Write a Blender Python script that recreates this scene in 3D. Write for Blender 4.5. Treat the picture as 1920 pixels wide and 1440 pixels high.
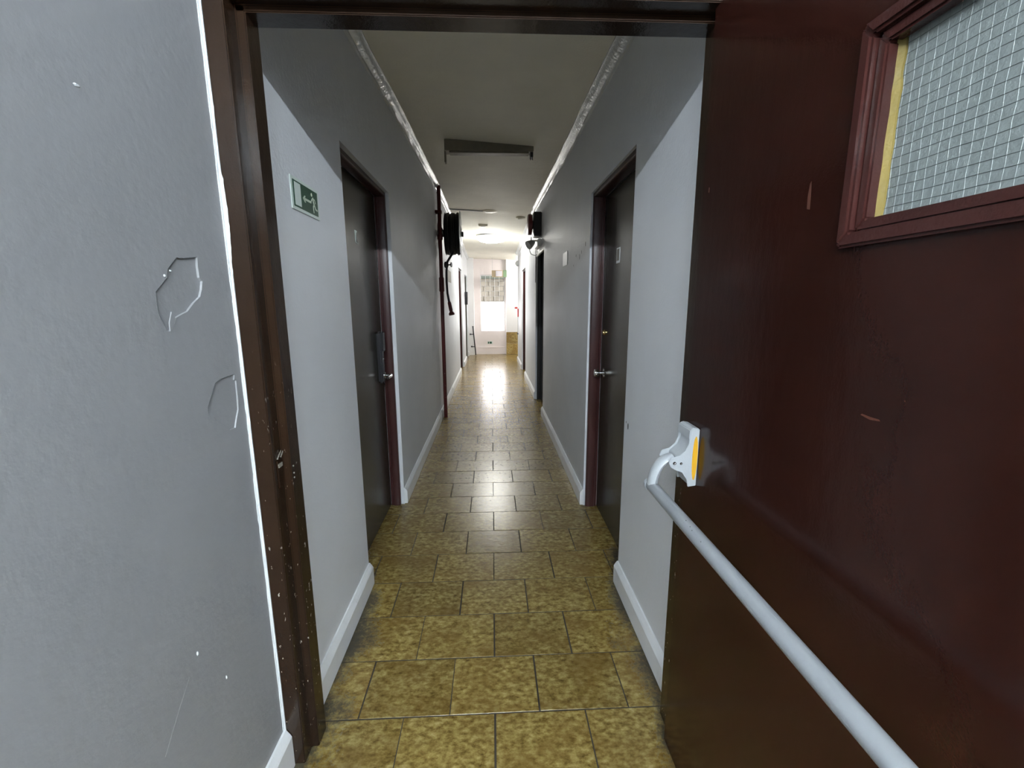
import bpy, bmesh, math, random
from mathutils import Vector, Matrix, noise

random.seed(7)
S = bpy.context.scene
for o in list(bpy.data.objects):
    bpy.data.objects.remove(o)

# ------------------------------------------------------------------ camera
PITCH, YAW, ROLL = 0.1841, 0.0448, -0.0040
cam_d = bpy.data.cameras.new('camera')
cam_d.sensor_width = 36.0
cam_d.lens = 823.0 / 1920 * 36.0
cam_d.clip_start = 0.02
cam = bpy.data.objects.new('camera', cam_d)
S.collection.objects.link(cam)
cp, sp, cy, sy = math.cos(PITCH), math.sin(PITCH), math.cos(YAW), math.sin(YAW)
fw = Vector((sy * cp, cy * cp, -sp))
rt = Vector((cy, -sy, 0))
up = rt.cross(fw)
r2 = rt * math.cos(ROLL) + up * math.sin(ROLL)
u2 = up * math.cos(ROLL) - rt * math.sin(ROLL)
m = Matrix((r2, u2, -fw)).transposed().to_4x4()
m.translation = Vector((0.0051, -1.2338, 1.3409))
cam.matrix_world = m
S.camera = cam

# ------------------------------------------------------------------ world, exposure
w = bpy.data.worlds.new('sky')
S.world = w
w.use_nodes = True
w.node_tree.nodes['Background'].inputs[0].default_value = (0.93, 0.96, 1.0, 1)
w.node_tree.nodes['Background'].inputs[1].default_value = 0.7
S.view_settings.view_transform = 'Standard'
S.view_settings.look = 'None'
S.view_settings.gamma = 1.0
S.view_settings.use_curve_mapping = False
S.view_settings.exposure = 2.0

TUBE_POWER = 165.0      # landing fluorescent tubes, emission strength
LAMP_POWER = 15.5      # corridor ceiling lamp, emission strength
PANE_POWER = 2.3       # daylight glowing in the frosted lower pane

# ------------------------------------------------------------------ helpers
COL = S.collection


class MB:
    def __init__(self):
        self.v, self.f = [], []

    def add(self, vs, fs):
        b = len(self.v)
        self.v += [tuple(p) for p in vs]
        self.f += [tuple(i + b for i in f) for f in fs]
        return self

    def box(self, x0, x1, y0, y1, z0, z1):
        vs = [(x, y, z) for z in (z0, z1) for y in (y0, y1) for x in (x0, x1)]
        return self.add(vs, [(0, 2, 3, 1), (4, 5, 7, 6), (0, 1, 5, 4), (2, 6, 7, 3), (0, 4, 6, 2), (1, 3, 7, 5)])

    def loft(self, rings, cap=True, closed=True):
        n = len(rings[0])
        vs = [p for r in rings for p in r]
        fs = []
        for k in range(len(rings) - 1):
            for i in range(n if closed else n - 1):
                j = (i + 1) % n
                fs.append((k * n + i, k * n + j, (k + 1) * n + j, (k + 1) * n + i))
        if cap:
            fs.append(tuple(range(n))[::-1])
            fs.append(tuple((len(rings) - 1) * n + i for i in range(n)))
        return self.add(vs, fs)

    def prism(self, pts, fn, a, b):
        """outline pts (p,q) extruded from a to b; fn(p,q,t)->xyz"""
        return self.loft([[fn(p, q, a) for p, q in pts], [fn(p, q, b) for p, q in pts]])

    def tube(self, path, r, n=12, cap=True):
        path = [Vector(p) for p in path]
        rs = r if isinstance(r, (list, tuple)) else [r] * len(path)
        t0 = (path[1] - path[0]).normalized()
        ref = Vector((0, 0, 1)) if abs(t0.z) < .9 else Vector((1, 0, 0))
        nn = t0.cross(ref).normalized()
        rings = []
        for i, p in enumerate(path):
            t = (path[min(i + 1, len(path) - 1)] - path[max(i - 1, 0)]).normalized()
            nn = (nn - t * nn.dot(t)).normalized()
            bb = t.cross(nn)
            rings.append([p + (nn * math.cos(2 * math.pi * k / n) + bb * math.sin(2 * math.pi * k / n)) * rs[i] for k in range(n)])
        return self.loft(rings, cap)

    def lathe(self, prof, origin, axis, n=32):
        """prof list of (t along axis, radius)"""
        o = Vector(origin); a = Vector(axis).normalized()
        ref = Vector((0, 0, 1)) if abs(a.z) < .9 else Vector((1, 0, 0))
        e = a.cross(ref).normalized(); g = a.cross(e)
        rings = [[o + a * t + (e * math.cos(2 * math.pi * k / n) + g * math.sin(2 * math.pi * k / n)) * max(r, 1e-4) for k in range(n)] for t, r in prof]
        return self.loft(rings)

    def build(self, name, mat, parent=None, smooth=None, bevel=0):
        me = bpy.data.meshes.new(name)
        me.from_pydata(self.v, [], self.f)
        bm = bmesh.new(); bm.from_mesh(me)
        bmesh.ops.recalc_face_normals(bm, faces=bm.faces)
        if bevel:
            es = [e for e in bm.edges if len(e.link_faces) == 2 and e.calc_face_angle(0) > .6]
            bmesh.ops.bevel(bm, geom=es, offset=bevel, segments=2, affect='EDGES', clamp_overlap=True)
        if smooth is not None:
            for f in bm.faces:
                f.smooth = True
            for e in bm.edges:
                if len(e.link_faces) == 2 and e.calc_face_angle(0) > math.radians(smooth):
                    e.smooth = False
        bm.to_mesh(me); bm.free()
        me.materials.append(mat)
        o = bpy.data.objects.new(name, me)
        COL.objects.link(o)
        if parent:
            o.parent = parent
        return o


def empty(name, loc=(0, 0, 0)):
    o = bpy.data.objects.new(name, None)
    o.empty_display_size = .1
    COL.objects.link(o)
    return o


def tag(o, label=None, cat=None, group=None, kind=None):
    if label: o['label'] = label
    if cat: o['category'] = cat
    if group: o['group'] = group
    if kind: o['kind'] = kind
    return o


def box(*a):
    return MB().box(*a)


def lerp(tab, y):
    for (a, za), (b, zb) in zip(tab, tab[1:]):
        if y <= b:
            t = max(0, (y - a) / (b - a)); return za + (zb - za) * t
    return tab[-1][1]


# ------------------------------------------------------------------ materials
def mat(name, col, rough=.5, metal=0, spec=.5, coat=0, coat_rough=.1):
    mt = bpy.data.materials.new(name); mt.use_nodes = True
    b = mt.node_tree.nodes['Principled BSDF']
    b.inputs['Base Color'].default_value = (*col, 1)
    b.inputs['Roughness'].default_value = rough
    b.inputs['Metallic'].default_value = metal
    b.inputs['Specular IOR Level'].default_value = spec
    b.inputs['Coat Weight'].default_value = coat
    b.inputs['Coat Roughness'].default_value = coat_rough
    return mt


class N:
    def __init__(self, mt):
        self.t = mt.node_tree; self.b = self.t.nodes['Principled BSDF']

    def n(self, typ, **kw):
        nd = self.t.nodes.new(typ)
        for k, v in kw.items():
            if k in nd.inputs: nd.inputs[k].default_value = v
            else: setattr(nd, k, v)
        return nd

    def l(self, a, b):
        self.t.links.new(a, b)

    def pos(self, scale=(1, 1, 1)):
        g = self.n('ShaderNodeNewGeometry'); mp = self.n('ShaderNodeMapping')
        mp.inputs['Scale'].default_value = scale
        self.l(g.outputs['Position'], mp.inputs['Vector'])
        return mp.outputs['Vector']

    def noise(self, vec, scale, detail=3, rough=.55):
        nd = self.n('ShaderNodeTexNoise', Scale=scale, Detail=detail, Roughness=rough)
        self.l(vec, nd.inputs['Vector'])
        return nd.outputs['Fac']

    def ramp(self, fac, stops):
        r = self.n('ShaderNodeValToRGB')
        e = r.color_ramp.elements
        while len(e) < len(stops): e.new(.5)
        for q, (p, c) in zip(e, stops):
            q.position = p; q.color = (*c, 1) if len(c) == 3 else c
        self.l(fac, r.inputs['Fac'])
        return r.outputs['Color']

    def mix(self, fac, a, b, mode='MIX'):
        mx = self.n('ShaderNodeMix', data_type='RGBA', blend_type=mode)
        for s, i in ((fac, 0), (a, 6), (b, 7)):
            if hasattr(s, 'is_linked'): self.l(s, mx.inputs[i])
            elif isinstance(s, tuple): mx.inputs[i].default_value = (*s, 1)
            else: mx.inputs[i].default_value = s
        return mx.outputs[2]

    def math(self, op, a, b=0.0, clamp=False):
        nd = self.n('ShaderNodeMath', operation=op); nd.use_clamp = clamp
        for s, i in ((a, 0), (b, 1)):
            if hasattr(s, 'is_linked'): self.l(s, nd.inputs[i])
            else: nd.inputs[i].default_value = s
        return nd.outputs[0]

    def bump(self, h, dist, strength=1.0, prev=None):
        bp = self.n('ShaderNodeBump', Strength=strength, Distance=dist)
        self.l(h, bp.inputs['Height'])
        if prev is not None: self.l(prev, bp.inputs['Normal'])
        return bp.outputs['Normal']


def paint(name, col, var=.06, rough=.55, bump=.0012, scale=90, dirt=0.0):
    mt = mat(name, col, rough); q = N(mt); p = q.pos()
    big = q.noise(p, 2.2, 4)
    lo = tuple(c * (1 - var) for c in col); hi = tuple(min(1, c * (1 + var)) for c in col)
    c = q.ramp(big, [(.3, lo), (.7, hi)])
    if dirt:
        d = q.noise(q.pos((1, 1, .35)), 9, 6, .7)
        c = q.mix(q.math('MULTIPLY', q.ramp(d, [(.56, (0, 0, 0)), (.75, (1, 1, 1))]), dirt), c, tuple(x * .55 for x in col))
    q.l(c, q.b.inputs['Base Color'])
    h = q.math('ADD', q.noise(p, scale, 3), q.math('MULTIPLY', q.noise(p, 14, 2), 1.5))
    q.l(q.bump(h, bump), q.b.inputs['Normal'])
    return mt


M = {}
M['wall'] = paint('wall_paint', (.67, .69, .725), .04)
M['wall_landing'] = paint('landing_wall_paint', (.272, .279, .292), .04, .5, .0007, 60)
M['wall_far'] = paint('far_wall_paint', (.80, .74, .73), .03)
M['plaster'] = paint('bare_plaster', (.66, .69, .71), .05, .7, .002, 120)
M['ceiling'] = paint('ceiling_paint', (.80, .765, .66), .06, .7, .0015, 120)
M['trim'] = paint('trim_paint', (.74, .76, .78), .05, .38, .0006, 40, .35)
M['cornice'] = paint('cornice_paint', (.60, .62, .63), .05, .26, .003, 55)
M['white'] = paint('white_paint', (.8, .8, .8), .03, .45, .0004, 80)


def gloss_paint(name, col, rough, chips, bump=.0008, spec=.32):
    mt = mat(name, col, rough, spec=spec); q = N(mt); p = q.pos()
    c = q.ramp(q.noise(p, 3, 4), [(.35, tuple(x * .8 for x in col)), (.68, tuple(x * 1.2 for x in col))])
    if chips:
        ch = q.ramp(q.noise(q.pos((1, 1, .45)), 95, 4, .65), [(chips, (0, 0, 0)), (chips + .012, (1, 1, 1))])
        g = q.n('ShaderNodeNewGeometry'); sx = q.n('ShaderNodeSeparateXYZ'); q.l(g.outputs['Position'], sx.inputs[0])
        low = q.math('SUBTRACT', 1.25, sx.outputs['Z'], True)      # kicked and scraped mostly low down
        c = q.mix(q.math('MULTIPLY', ch, low), c, (.5, .47, .42))
    q.l(c, q.b.inputs['Base Color'])
    h = q.math('ADD', q.noise(q.pos((1, 1, .4)), 38, 3), q.math('MULTIPLY', q.noise(p, 260, 2), .25))
    q.l(q.bump(h, bump), q.b.inputs['Normal'])
    return mt


M['frame'] = gloss_paint('frame_brown_gloss', (.020, .0105, .0058), .2, .665)
M['door'] = gloss_paint('maroon_door_gloss', (.023, .0066, .0045), .17, 0, .0003, .24)
M['bead'] = gloss_paint('maroon_bead_gloss', (.045, .015, .013), .2, 0, .0012)
M['leaf'] = gloss_paint('dark_leaf_gloss', (.040, .034, .025), .27, 0, .0005)
M['black_leaf'] = gloss_paint('black_leaf_gloss', (.008, .007, .007), .4, 0, .0004)
M['jamb'] = gloss_paint('maroon_jamb_gloss', (.042, .0125, .0115), .3, .76)
M['barpaint'] = paint('grey_bar_paint', (.25, .268, .287), .03, .33, .0002, 200, .25)
M['cast'] = paint('grey_cast_paint', (.38, .405, .43), .05, .38, .0008, 150, .3)
M['yellow'] = mat('yellow_plastic', (.62, .34, .02), .4)
M['putty'] = paint('yellow_putty', (.20, .150, .036), .45, .6, .003, 60)
M['chrome'] = mat('chrome', (.78, .78, .78), .16, 1)
M['brass'] = mat('brass', (.72, .56, .26), .22, 1)
M['blackplastic'] = mat('black_plastic', (.012, .012, .014), .35)
M['rubber'] = mat('black_rubber', (.012, .012, .014), .5)
M['darksteel'] = mat('dark_steel', (.05, .05, .055), .35, .6)
M['greyplastic'] = mat('grey_plastic', (.42, .43, .43), .45)
M['beige'] = mat('beige_plastic', (.62, .58, .46), .5)
M['greyplate'] = paint('grey_plate', (.24, .225, .19), .1, .5)
M['green'] = paint('sign_green', (.010, .075, .040), .35, .35, .0001, 60)
M['signwhite'] = mat('sign_white', (.62, .70, .66), .45)
M['signcream'] = mat('sign_cream', (.60, .68, .56), .45)
M['redpaint'] = gloss_paint('red_pipe_gloss', (.085, .014, .013), .3, .66)
M['nozzle'] = mat('red_nozzle', (.10, .012, .012), .4)
M['bellred'] = mat('bell_red', (.12, .012, .015), .3)
M['callred'] = mat('bright_red', (.55, .03, .03), .4)
M['rust'] = paint('rusted_steel', (.26, .23, .17), .45, .5, .001, 60, .5)
M['paper'] = mat('paper', (.92, .94, .96), .3, 0, .8)
M['scuff'] = mat('scuff_dark', (.08, .085, .085), .7)
M['orange_scr'] = mat('orange_undercoat', (.085, .026, .015), .6)
M['grout'] = paint('dark_grout', (.030, .024, .016), .3, .8)
M['olive'] = paint('olive_board', (.14, .22, .12), .1)
M['straw'] = paint('straw_board', (.34, .27, .17), .25, .6, .0003, 30)
M['cloth'] = paint('pale_board', (.50, .48, .52), .15)


def emis(name, col, st):
    mt = bpy.data.materials.new(name); mt.use_nodes = True
    b = mt.node_tree.nodes['Principled BSDF']
    b.inputs['Base Color'].default_value = (.8, .8, .8, 1)
    b.inputs['Emission Color'].default_value = (*col, 1)
    b.inputs['Emission Strength'].default_value = st
    return mt


M['tube'] = emis('tube_glow', (.83, .925, 1.0), TUBE_POWER)
M['lamp'] = emis('lamp_glow', (1.0, .985, .92), LAMP_POWER)
M['lamp2'] = emis('added_lamp_glow', (1.0, .97, .94), LAMP_POWER * 1.35)
M['daypane'] = emis('daylight_frosted_pane', (1.0, .97, .97), PANE_POWER)


def tile_mat(name, dirty=True, base=1.0):
    mt = mat(name, (.3, .22, .09), .2); q = N(mt)
    g = q.n('ShaderNodeNewGeometry'); oi = q.n('ShaderNodeObjectInfo')
    off = q.n('ShaderNodeVectorMath', operation='SCALE'); off.inputs[0].default_value = (37, 53, 11)
    q.l(oi.outputs['Random'], off.inputs['Scale'])
    ad = q.n('ShaderNodeVectorMath', operation='ADD')
    q.l(g.outputs['Position'], ad.inputs[0]); q.l(off.outputs[0], ad.inputs[1])
    mp = q.n('ShaderNodeMapping'); mp.inputs['Scale'].default_value = (1, 1.5, 1.5); q.l(ad.outputs[0], mp.inputs['Vector'])
    v = mp.outputs['Vector']
    fine = q.noise(v, 40, 5, .62)
    c = q.ramp(fine, [(.32, (.105 * base, .066 * base, .014 * base)), (.46, (.235 * base, .160 * base, .042 * base)), (.56, (.33 * base, .245 * base, .078 * base)), (.70, (.46 * base, .375 * base, .16 * base))])
    big = q.ramp(q.noise(v, 6.5, 3), [(.45, (0, 0, 0)), (.68, (1, 1, 1))])
    c = q.mix(q.math('MULTIPLY', big, .68), c, (.18 * base, .105 * base, .024 * base))
    rv = q.n('ShaderNodeMapRange'); rv.inputs[3].default_value = .86; rv.inputs[4].default_value = 1.12
    q.l(oi.outputs['Random'], rv.inputs[0])
    hs = q.n('ShaderNodeHueSaturation'); q.l(rv.outputs[0], hs.inputs['Value']); q.l(c, hs.inputs['Color'])
    c = hs.outputs[0]
    if dirty:
        sx = q.n('ShaderNodeSeparateXYZ'); q.l(g.outputs['Position'], sx.inputs[0])
        ax = q.math('ABSOLUTE', sx.outputs['X'])
        e = q.math('MULTIPLY', q.math('SUBTRACT', ax, .40), 4.6)
        pn = q.pos()
        nz = q.math('SUBTRACT', q.math('ADD', q.math('MULTIPLY', q.noise(pn, 75, 5, .7), 1.1), q.math('MULTIPLY', q.noise(pn, 5, 2), 1.3)), 1.28)
        yy = q.math('MULTIPLY', q.math('SUBTRACT', sx.outputs['Y'], .62), 2.2)
        yy = q.math('MAXIMUM', yy, 0.0)
        s = q.math('ADD', e, nz); s = q.math('SUBTRACT', s, yy)
        s = q.ramp(s, [(.42, (0, 0, 0)), (.72, (1, 1, 1))])
        c = q.mix(q.math('MULTIPLY', s, .85), c, (.022, .024, .024))
        rr = q.math('ADD', q.math('MULTIPLY', s, .3), .25)
        q.l(rr, q.b.inputs['Roughness'])
    q.l(c, q.b.inputs['Base Color'])
    h = q.math('ADD', q.noise(v, 46, 3), q.math('MULTIPLY', q.noise(v, 16, 2), .8))
    q.l(q.bump(h, .0011, .5), q.b.inputs['Normal'])
    return mt


M['tile'] = tile_mat('ochre_floor_tile', True, .75)
M['dado'] = tile_mat('ochre_dado_tile', False, 1.3)

# ------------------------------------------------------------------ measures
WX = 0.60                     # corridor half width (wall faces)
CL = [(-.14, 2.475), (1, 2.51), (1.87, 2.55), (2.68, 2.57), (3.9, 2.60), (5.2, 2.59), (8.6, 2.475), (10.6, 2.43)]
CR = [(-.14, 2.42), (.8, 2.45), (1.4, 2.468), (2.03, 2.468), (3.07, 2.495), (4.67, 2.54), (8.1, 2.42), (10.6, 2.385)]
YEND = 10.30
zc = lambda x, y: lerp(CL, y) * (WX - x) / (2 * WX) + lerp(CR, y) * (x + WX) / (2 * WX)

# ------------------------------------------------------------------ floor
base = box(-2.55, 2.55, -4.2, 10.6, -.08, -.0015).build('floor', M['grout'])
tag(base, 'ochre tiled corridor floor laid in running bond', 'floor', kind='structure')
TD = 0.2376


def tile_mesh(hx, hy, t=.012, c=.0006):
    b = MB()
    b.loft([[(-hx, -hy, -t), (hx, -hy, -t), (hx, hy, -t), (-hx, hy, -t)],
            [(-hx, -hy, -c), (hx, -hy, -c), (hx, hy, -c), (-hx, hy, -c)],
            [(-hx + c, -hy + c, 0), (hx - c, -hy + c, 0), (hx - c, hy - c, 0), (-hx + c, hy - c, 0)]])
    return b


tmesh = {}
RECESS = {-1: [(.70, 1.60), (7.1, 8.0), (9.0, 9.88)], 1: [(.655, 1.51), (3.86, 4.80), (6.6, 7.55)]}


def put_tile(xa, xb, ya, yb):
    g = .0024
    key = (round(xb - xa, 3), round(yb - ya, 3))
    if key not in tmesh:
        o = tile_mesh((xb - xa) / 2 - g, (yb - ya) / 2 - g).build('tile', M['tile'], base)
        tmesh[key] = o.data
    else:
        o = bpy.data.objects.new('tile', tmesh[key]); COL.objects.link(o); o.parent = base
    o.location = ((xa + xb) / 2 + random.uniform(-.0012, .0012), (ya + yb) / 2, random.uniform(-.0010, .0006))
    o.rotation_euler = (random.uniform(-.0016, .0016), random.uniform(-.0016, .0016), random.uniform(-.002, .002))


j = -5
while j * TD < YEND:
    ya, yb = j * TD, min((j + 1) * TD, YEND)
    joints = [.15, .45, -.15, -.45] if j % 2 == 0 else [0, .3, -.3]
    lo, hi = -.615, .615
    for a, b in RECESS[-1]:
        if yb > a and ya < b: lo = -.70
    for a, b in RECESS[1]:
        if yb > a and ya < b: hi = .70
    if ya > 8.6: hi = 1.25
    if yb < -.12:
        lo, hi = -.90, 1.2
    if j % 2 == 0:
        ks = [-.75, -.45, -.15, .15, .45, .75, 1.05]
    else:
        ks = [-.6, -.3, 0, .3, .6, .9]
    ks = [k for k in ks if lo + .04 < k < hi - .04]
    xs = [lo] + ks + [hi]
    for xa, xb in zip(xs, xs[1:]):
        put_tile(xa, xb, ya, yb)
    j += 1


# ------------------------------------------------------------------ corridor side walls with recessed doorways
def side_wall(name, s, openings, yend, label):
    b = MB()
    def bx(x0, x1, y0, y1, z0, z1):
        b.box(min(s * x0, s * x1), max(s * x0, s * x1), y0, y1, z0, z1)
    bx(.745, .86, -.03, yend, -.05, 2.8)                  # solid back
    y = -.03
    for (a, c, t) in openings:
        bx(WX, .745, y, a, -.05, 2.8)
        bx(WX, .745, a, c, t, 2.8)
        y = c
    bx(WX, .745, y, yend, -.05, 2.8)
    o = b.build(name, M['wall'])
    return tag(o, label, 'wall', kind='structure')


OPEN_L = [(.712, 1.575, 1.985), (7.12, 8.0, 1.985), (9.0, 9.85, 1.965)]
OPEN_R = [(.668, 1.49, 1.970), (3.87, 4.78, 2.0), (6.62, 7.55, 1.945)]
wl = side_wall('wall_left', -1, OPEN_L, YEND + .3, 'grey painted left corridor wall with recessed doorways')
wr = side_wall('wall_right', 1, OPEN_R, 8.9, 'grey painted right corridor wall with recessed doorways')

# hairline marks and scuffs on the right wall
for (y, z, dy, dz) in [(1.62, 1.70, .004, .030), (1.74, 1.665, .003, .022), (1.80, 1.64, .003, .035), (1.93, 1.66, .004, .018), (2.02, 1.60, .004, .012), (.612, .80, .007, .030), (.640, .812, .003, .012)]:
    MB().loft([[(WX - .0008, y + dy * math.cos(k), z + dz * .5 * math.sin(k) + .2 * dy * math.cos(3 * k)) for k in [i * math.pi / 4 for i in range(8)]],
               [(WX + .001, y + dy * math.cos(k), z + dz * .5 * math.sin(k)) for k in [i * math.pi / 4 for i in range(8)]]]).build('scuff', M['scuff'], wr)

# ------------------------------------------------------------------ ceiling + cornices
b = MB()
ys = [-.05, .5, 1, 1.4, 1.87, 2.4, 3.07, 3.9, 4.67, 5.2, 6, 7, 8.1, 8.6, 9.5, 10.6]
rings = []
for y in ys:
    e = .86
    rings.append([(-e, y, lerp(CL, y)), (-WX, y, lerp(CL, y)), (WX, y, lerp(CR, y)), (1.35, y, lerp(CR, y)), (1.35, y, 2.85), (-e, y, 2.85)])
b.loft(rings)
ceil = tag(b.build('ceiling', M['ceiling']), 'dull cream painted corridor ceiling', 'ceiling', kind='structure')


def cornice(name, s, tab, y0, y1, label):
    prof = [(0, .004), (.055, .004), (.055, -.006), (.047, -.010), (.040, -.022), (.028, -.033), (.016, -.038), (.012, -.046), (0, -.048)]
    rings = []; n = int((y1 - y0) / .05)
    for k in range(n + 1):
        y = y0 + (y1 - y0) * k / n
        z = lerp(tab, y)
        wob = .003 * noise.noise((y * 2.1, s * 3, 0))
        rings.append([(s * (WX - p - (wob + .002 * noise.noise((y * 7, i, s)) if p else 0)), y, z + q + (wob if q < 0 else 0)) for i, (p, q) in enumerate(prof)])
    return tag(MB().loft(rings).build(name, M['cornice'], smooth=40), label, 'cornice', kind='structure')


cornice('trim_1', -1, CL, -.02, YEND, 'white glossy plaster cornice along the left wall')
cornice('trim_2', 1, CR, -.02, 8.9, 'white glossy plaster cornice along the right wall')


# ------------------------------------------------------------------ baseboards
def baseboard(name, s, segs, label):
    prof = [(0, 0), (.021, 0), (.021, .088), (.017, .096), (.006, .112), (0, .112)]
    bb = MB()
    for a, c in segs:
        bb.loft([[(s * (WX - p), y, q + (.0035 if q < .01 else .0005)) for p, q in prof] for y in (a, c)])
    return tag(bb.build(name, M['trim']), label, 'baseboard', kind='structure')


baseboard('baseboard_left', -1, [(-.02, .712), (1.577, 7.12), (8.0, 9.0), (9.85, 10.1)], 'white chamfered baseboard along the left wall')
baseboard('baseboard_right', 1, [(-.02, .668), (1.49, 3.87), (4.78, 6.62), (7.55, 8.9)], 'white chamfered baseboard along the right wall')

# ------------------------------------------------------------------ landing (behind and beside the camera)
LW = lambda y: -.612


def landing_wall():
    bm = bmesh.new()
    holes = [[(-0.3122, 1.4297), (-0.2931, 1.4301), (-0.2488, 1.4373), (-0.2504, 1.3948), (-0.2422, 1.3875), (-0.2562, 1.3547), (-0.3016, 1.3247), (-0.3358, 1.3139), (-0.3473, 1.2973), (-0.3611, 1.2882), (-0.3647, 1.2898), (-0.3821, 1.325), (-0.3799, 1.3626), (-0.3463, 1.3896), (-0.341, 1.4064)],
             [(-0.1665, 1.1741), (-0.171, 1.1612), (-0.1636, 1.1581), (-0.1676, 1.0875), (-0.1886, 1.047), (-0.2098, 1.0477), (-0.2539, 1.0814), (-0.2663, 1.0984), (-0.2805, 1.1044), (-0.278, 1.1213), (-0.2627, 1.141), (-0.2445, 1.1657), (-0.2242, 1.1722)]]
    nx, ny = 1.0, 0.0
    P = lambda y, z, d=0: (LW(y) - d * nx, y - d * ny, z)
    edges = []
    def loop(pts):
        vs = [bm.verts.new(P(*p)) for p in pts]
        es = [bm.edges.new((vs[i], vs[(i + 1) % len(vs)])) for i in range(len(vs))]
        edges.extend(es); return vs
    outer = [(-1.6, -.05), (-.135, -.05), (-.135, 3.1), (-1.6, 3.1)]
    loop(outer)
    rims = []
    for h in holes:
        pts = []
        for (a, c) in zip(h, h[1:] + h[:1]):           # ragged outline
            pts.append(a)
            mx_ = ((a[0] + c[0]) / 2 + random.uniform(-.0018, .0018), (a[1] + c[1]) / 2 + random.uniform(-.0018, .0018))
            pts.append(mx_)
        rims.append((pts, loop(pts)))
    bmesh.ops.triangle_fill(bm, use_beauty=True, use_dissolve=False, edges=edges)
    for k, (pts, vs) in enumerate(rims):
        def inside(y, z):
            c = False
            for (a, e) in zip(pts, pts[1:] + pts[:1]):
                if (a[1] > z) != (e[1] > z) and y < (e[0] - a[0]) * (z - a[1]) / (e[1] - a[1]) + a[0]: c = not c
            return c
        for f in [f for f in bm.faces if all(v in vs for v in f.verts)]:
            ct = f.calc_center_median()
            if inside(ct.y, ct.z): bm.faces.remove(f)
        cx_ = sum(p[0] for p in pts) / len(pts); cz_ = sum(p[1] for p in pts) / len(pts)
        d = .0040 if k == 0 else .0030
        low = [bm.verts.new(P(cx_ + (p[0] - cx_) * .985, cz_ + (p[1] - cz_) * .985, d)) for p in pts]
        n = len(vs)
        for i in range(n):
            bm.faces.new((vs[i], vs[(i + 1) % n], low[(i + 1) % n], low[i]))
        bm.faces.new(low)
    bmesh.ops.recalc_face_normals(bm, faces=bm.faces)
    # body behind the skin
    me = bpy.data.meshes.new('wall_landing_left'); bm.to_mesh(me); bm.free()
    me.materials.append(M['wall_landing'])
    o = bpy.data.objects.new('wall_landing_left', me); COL.objects.link(o)
    tag(o, 'pale grey landing wall with two flaked paint patches', 'wall', kind='structure')
    bk = MB().loft([[P(-1.6, -.05, .02), P(-.135, -.05, .02), P(-.135, -.05, .2), P(-1.6, -.05, .2)],
                    [P(-1.6, 3.1, .02), P(-.135, 3.1, .02), P(-.135, 3.1, .2), P(-1.6, 3.1, .2)]]).build('masonry', M['plaster'], o)
    # dark tubes standing in for rim shade along the upper and near patch edges
    shade_m = mat('rim_shade_dark', (.10, .105, .11), .8)
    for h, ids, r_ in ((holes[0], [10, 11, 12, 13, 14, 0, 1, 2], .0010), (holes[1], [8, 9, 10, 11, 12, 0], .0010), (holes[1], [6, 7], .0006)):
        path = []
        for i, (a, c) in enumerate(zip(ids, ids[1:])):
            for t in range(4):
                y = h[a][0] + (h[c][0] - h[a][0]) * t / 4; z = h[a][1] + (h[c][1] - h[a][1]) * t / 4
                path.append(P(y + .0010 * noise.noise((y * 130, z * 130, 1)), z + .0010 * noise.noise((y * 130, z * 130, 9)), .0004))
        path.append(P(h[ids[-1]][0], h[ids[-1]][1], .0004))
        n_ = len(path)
        MB().tube(path, [r_ * (.45 + .55 * math.sin(math.pi * min(1, max(0.0, (k + .6) / n_)))) for k in range(n_)], 6).build('rim_shade', shade_m, o)
    # curled flap at the tip of the upper patch, chips and a scratch
    fl = [(-0.3503, 1.3257), (-0.3419, 1.3141), (-0.3519, 1.2947), (-0.3608, 1.2895), (-0.3594, 1.3063)]
    MB().loft([[P(y, z, -.0005) for y, z in fl], [P(y + .001, z - .001, -.0018) for y, z in fl]]).build('paint_flake', M['wall_landing'], o)
    for (y, z, ry, rz) in [(-.477, 1.663, .007, .003), (-.414, .629, .003, .006), (-.352, 1.393, .003, .003), (-.335, 1.403, .002, .002), (-.34, .50, .002, .006)]:
        ks = [i * math.pi / 3 for i in range(6)]
        MB().loft([[P(y + ry * math.cos(k), z + rz * math.sin(k), .0005) for k in ks], [P(y + .5 * ry * math.cos(k), z + .5 * rz * math.sin(k), -.002) for k in ks]]).build('paint_chip', M['plaster'], o)
    MB().tube([P(-.444, .601, .0001), P(-.48, .565, .0001), P(-.529, .511, .0001)], .0004, 5).build('scratch', M['wall_landing'], o)
    # bare white plaster edge along the door frame
    zs = [.12, .19, .29, .45, .59, .75, .85, .94, 1.05, 1.147, 1.24, 1.327, 1.38, 1.426, 1.49, 1.545, 1.61, 1.669, 1.702, 1.77, 1.83, 1.872, 1.92, 1.973, 2.05]
    wd = [.011, .009, .008, .010, .007, .009, .011, .008, .006, .010, .005, .008, .010, .013, .020, .022, .017, .010, .009, .013, .012, .011, .012, .011, .011]
    bb = MB(); L1, L2 = [], []
    for i in range(len(zs) - 1):
        for t in range(6):
            z = zs[i] + (zs[i + 1] - zs[i]) * t / 6
            wdt = .55 * (wd[i] + (wd[i + 1] - wd[i]) * t / 6) + .0022 * noise.noise((z * 40, 0, 0)) + .0012 * noise.noise((z * 140, 3, 0))
            q = max(0, wdt - .0065)
            L1.append((-.136 - max(.002, wdt - q), z)); L2.append((-.136 + 0.0, z, q))
    rings = []
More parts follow.
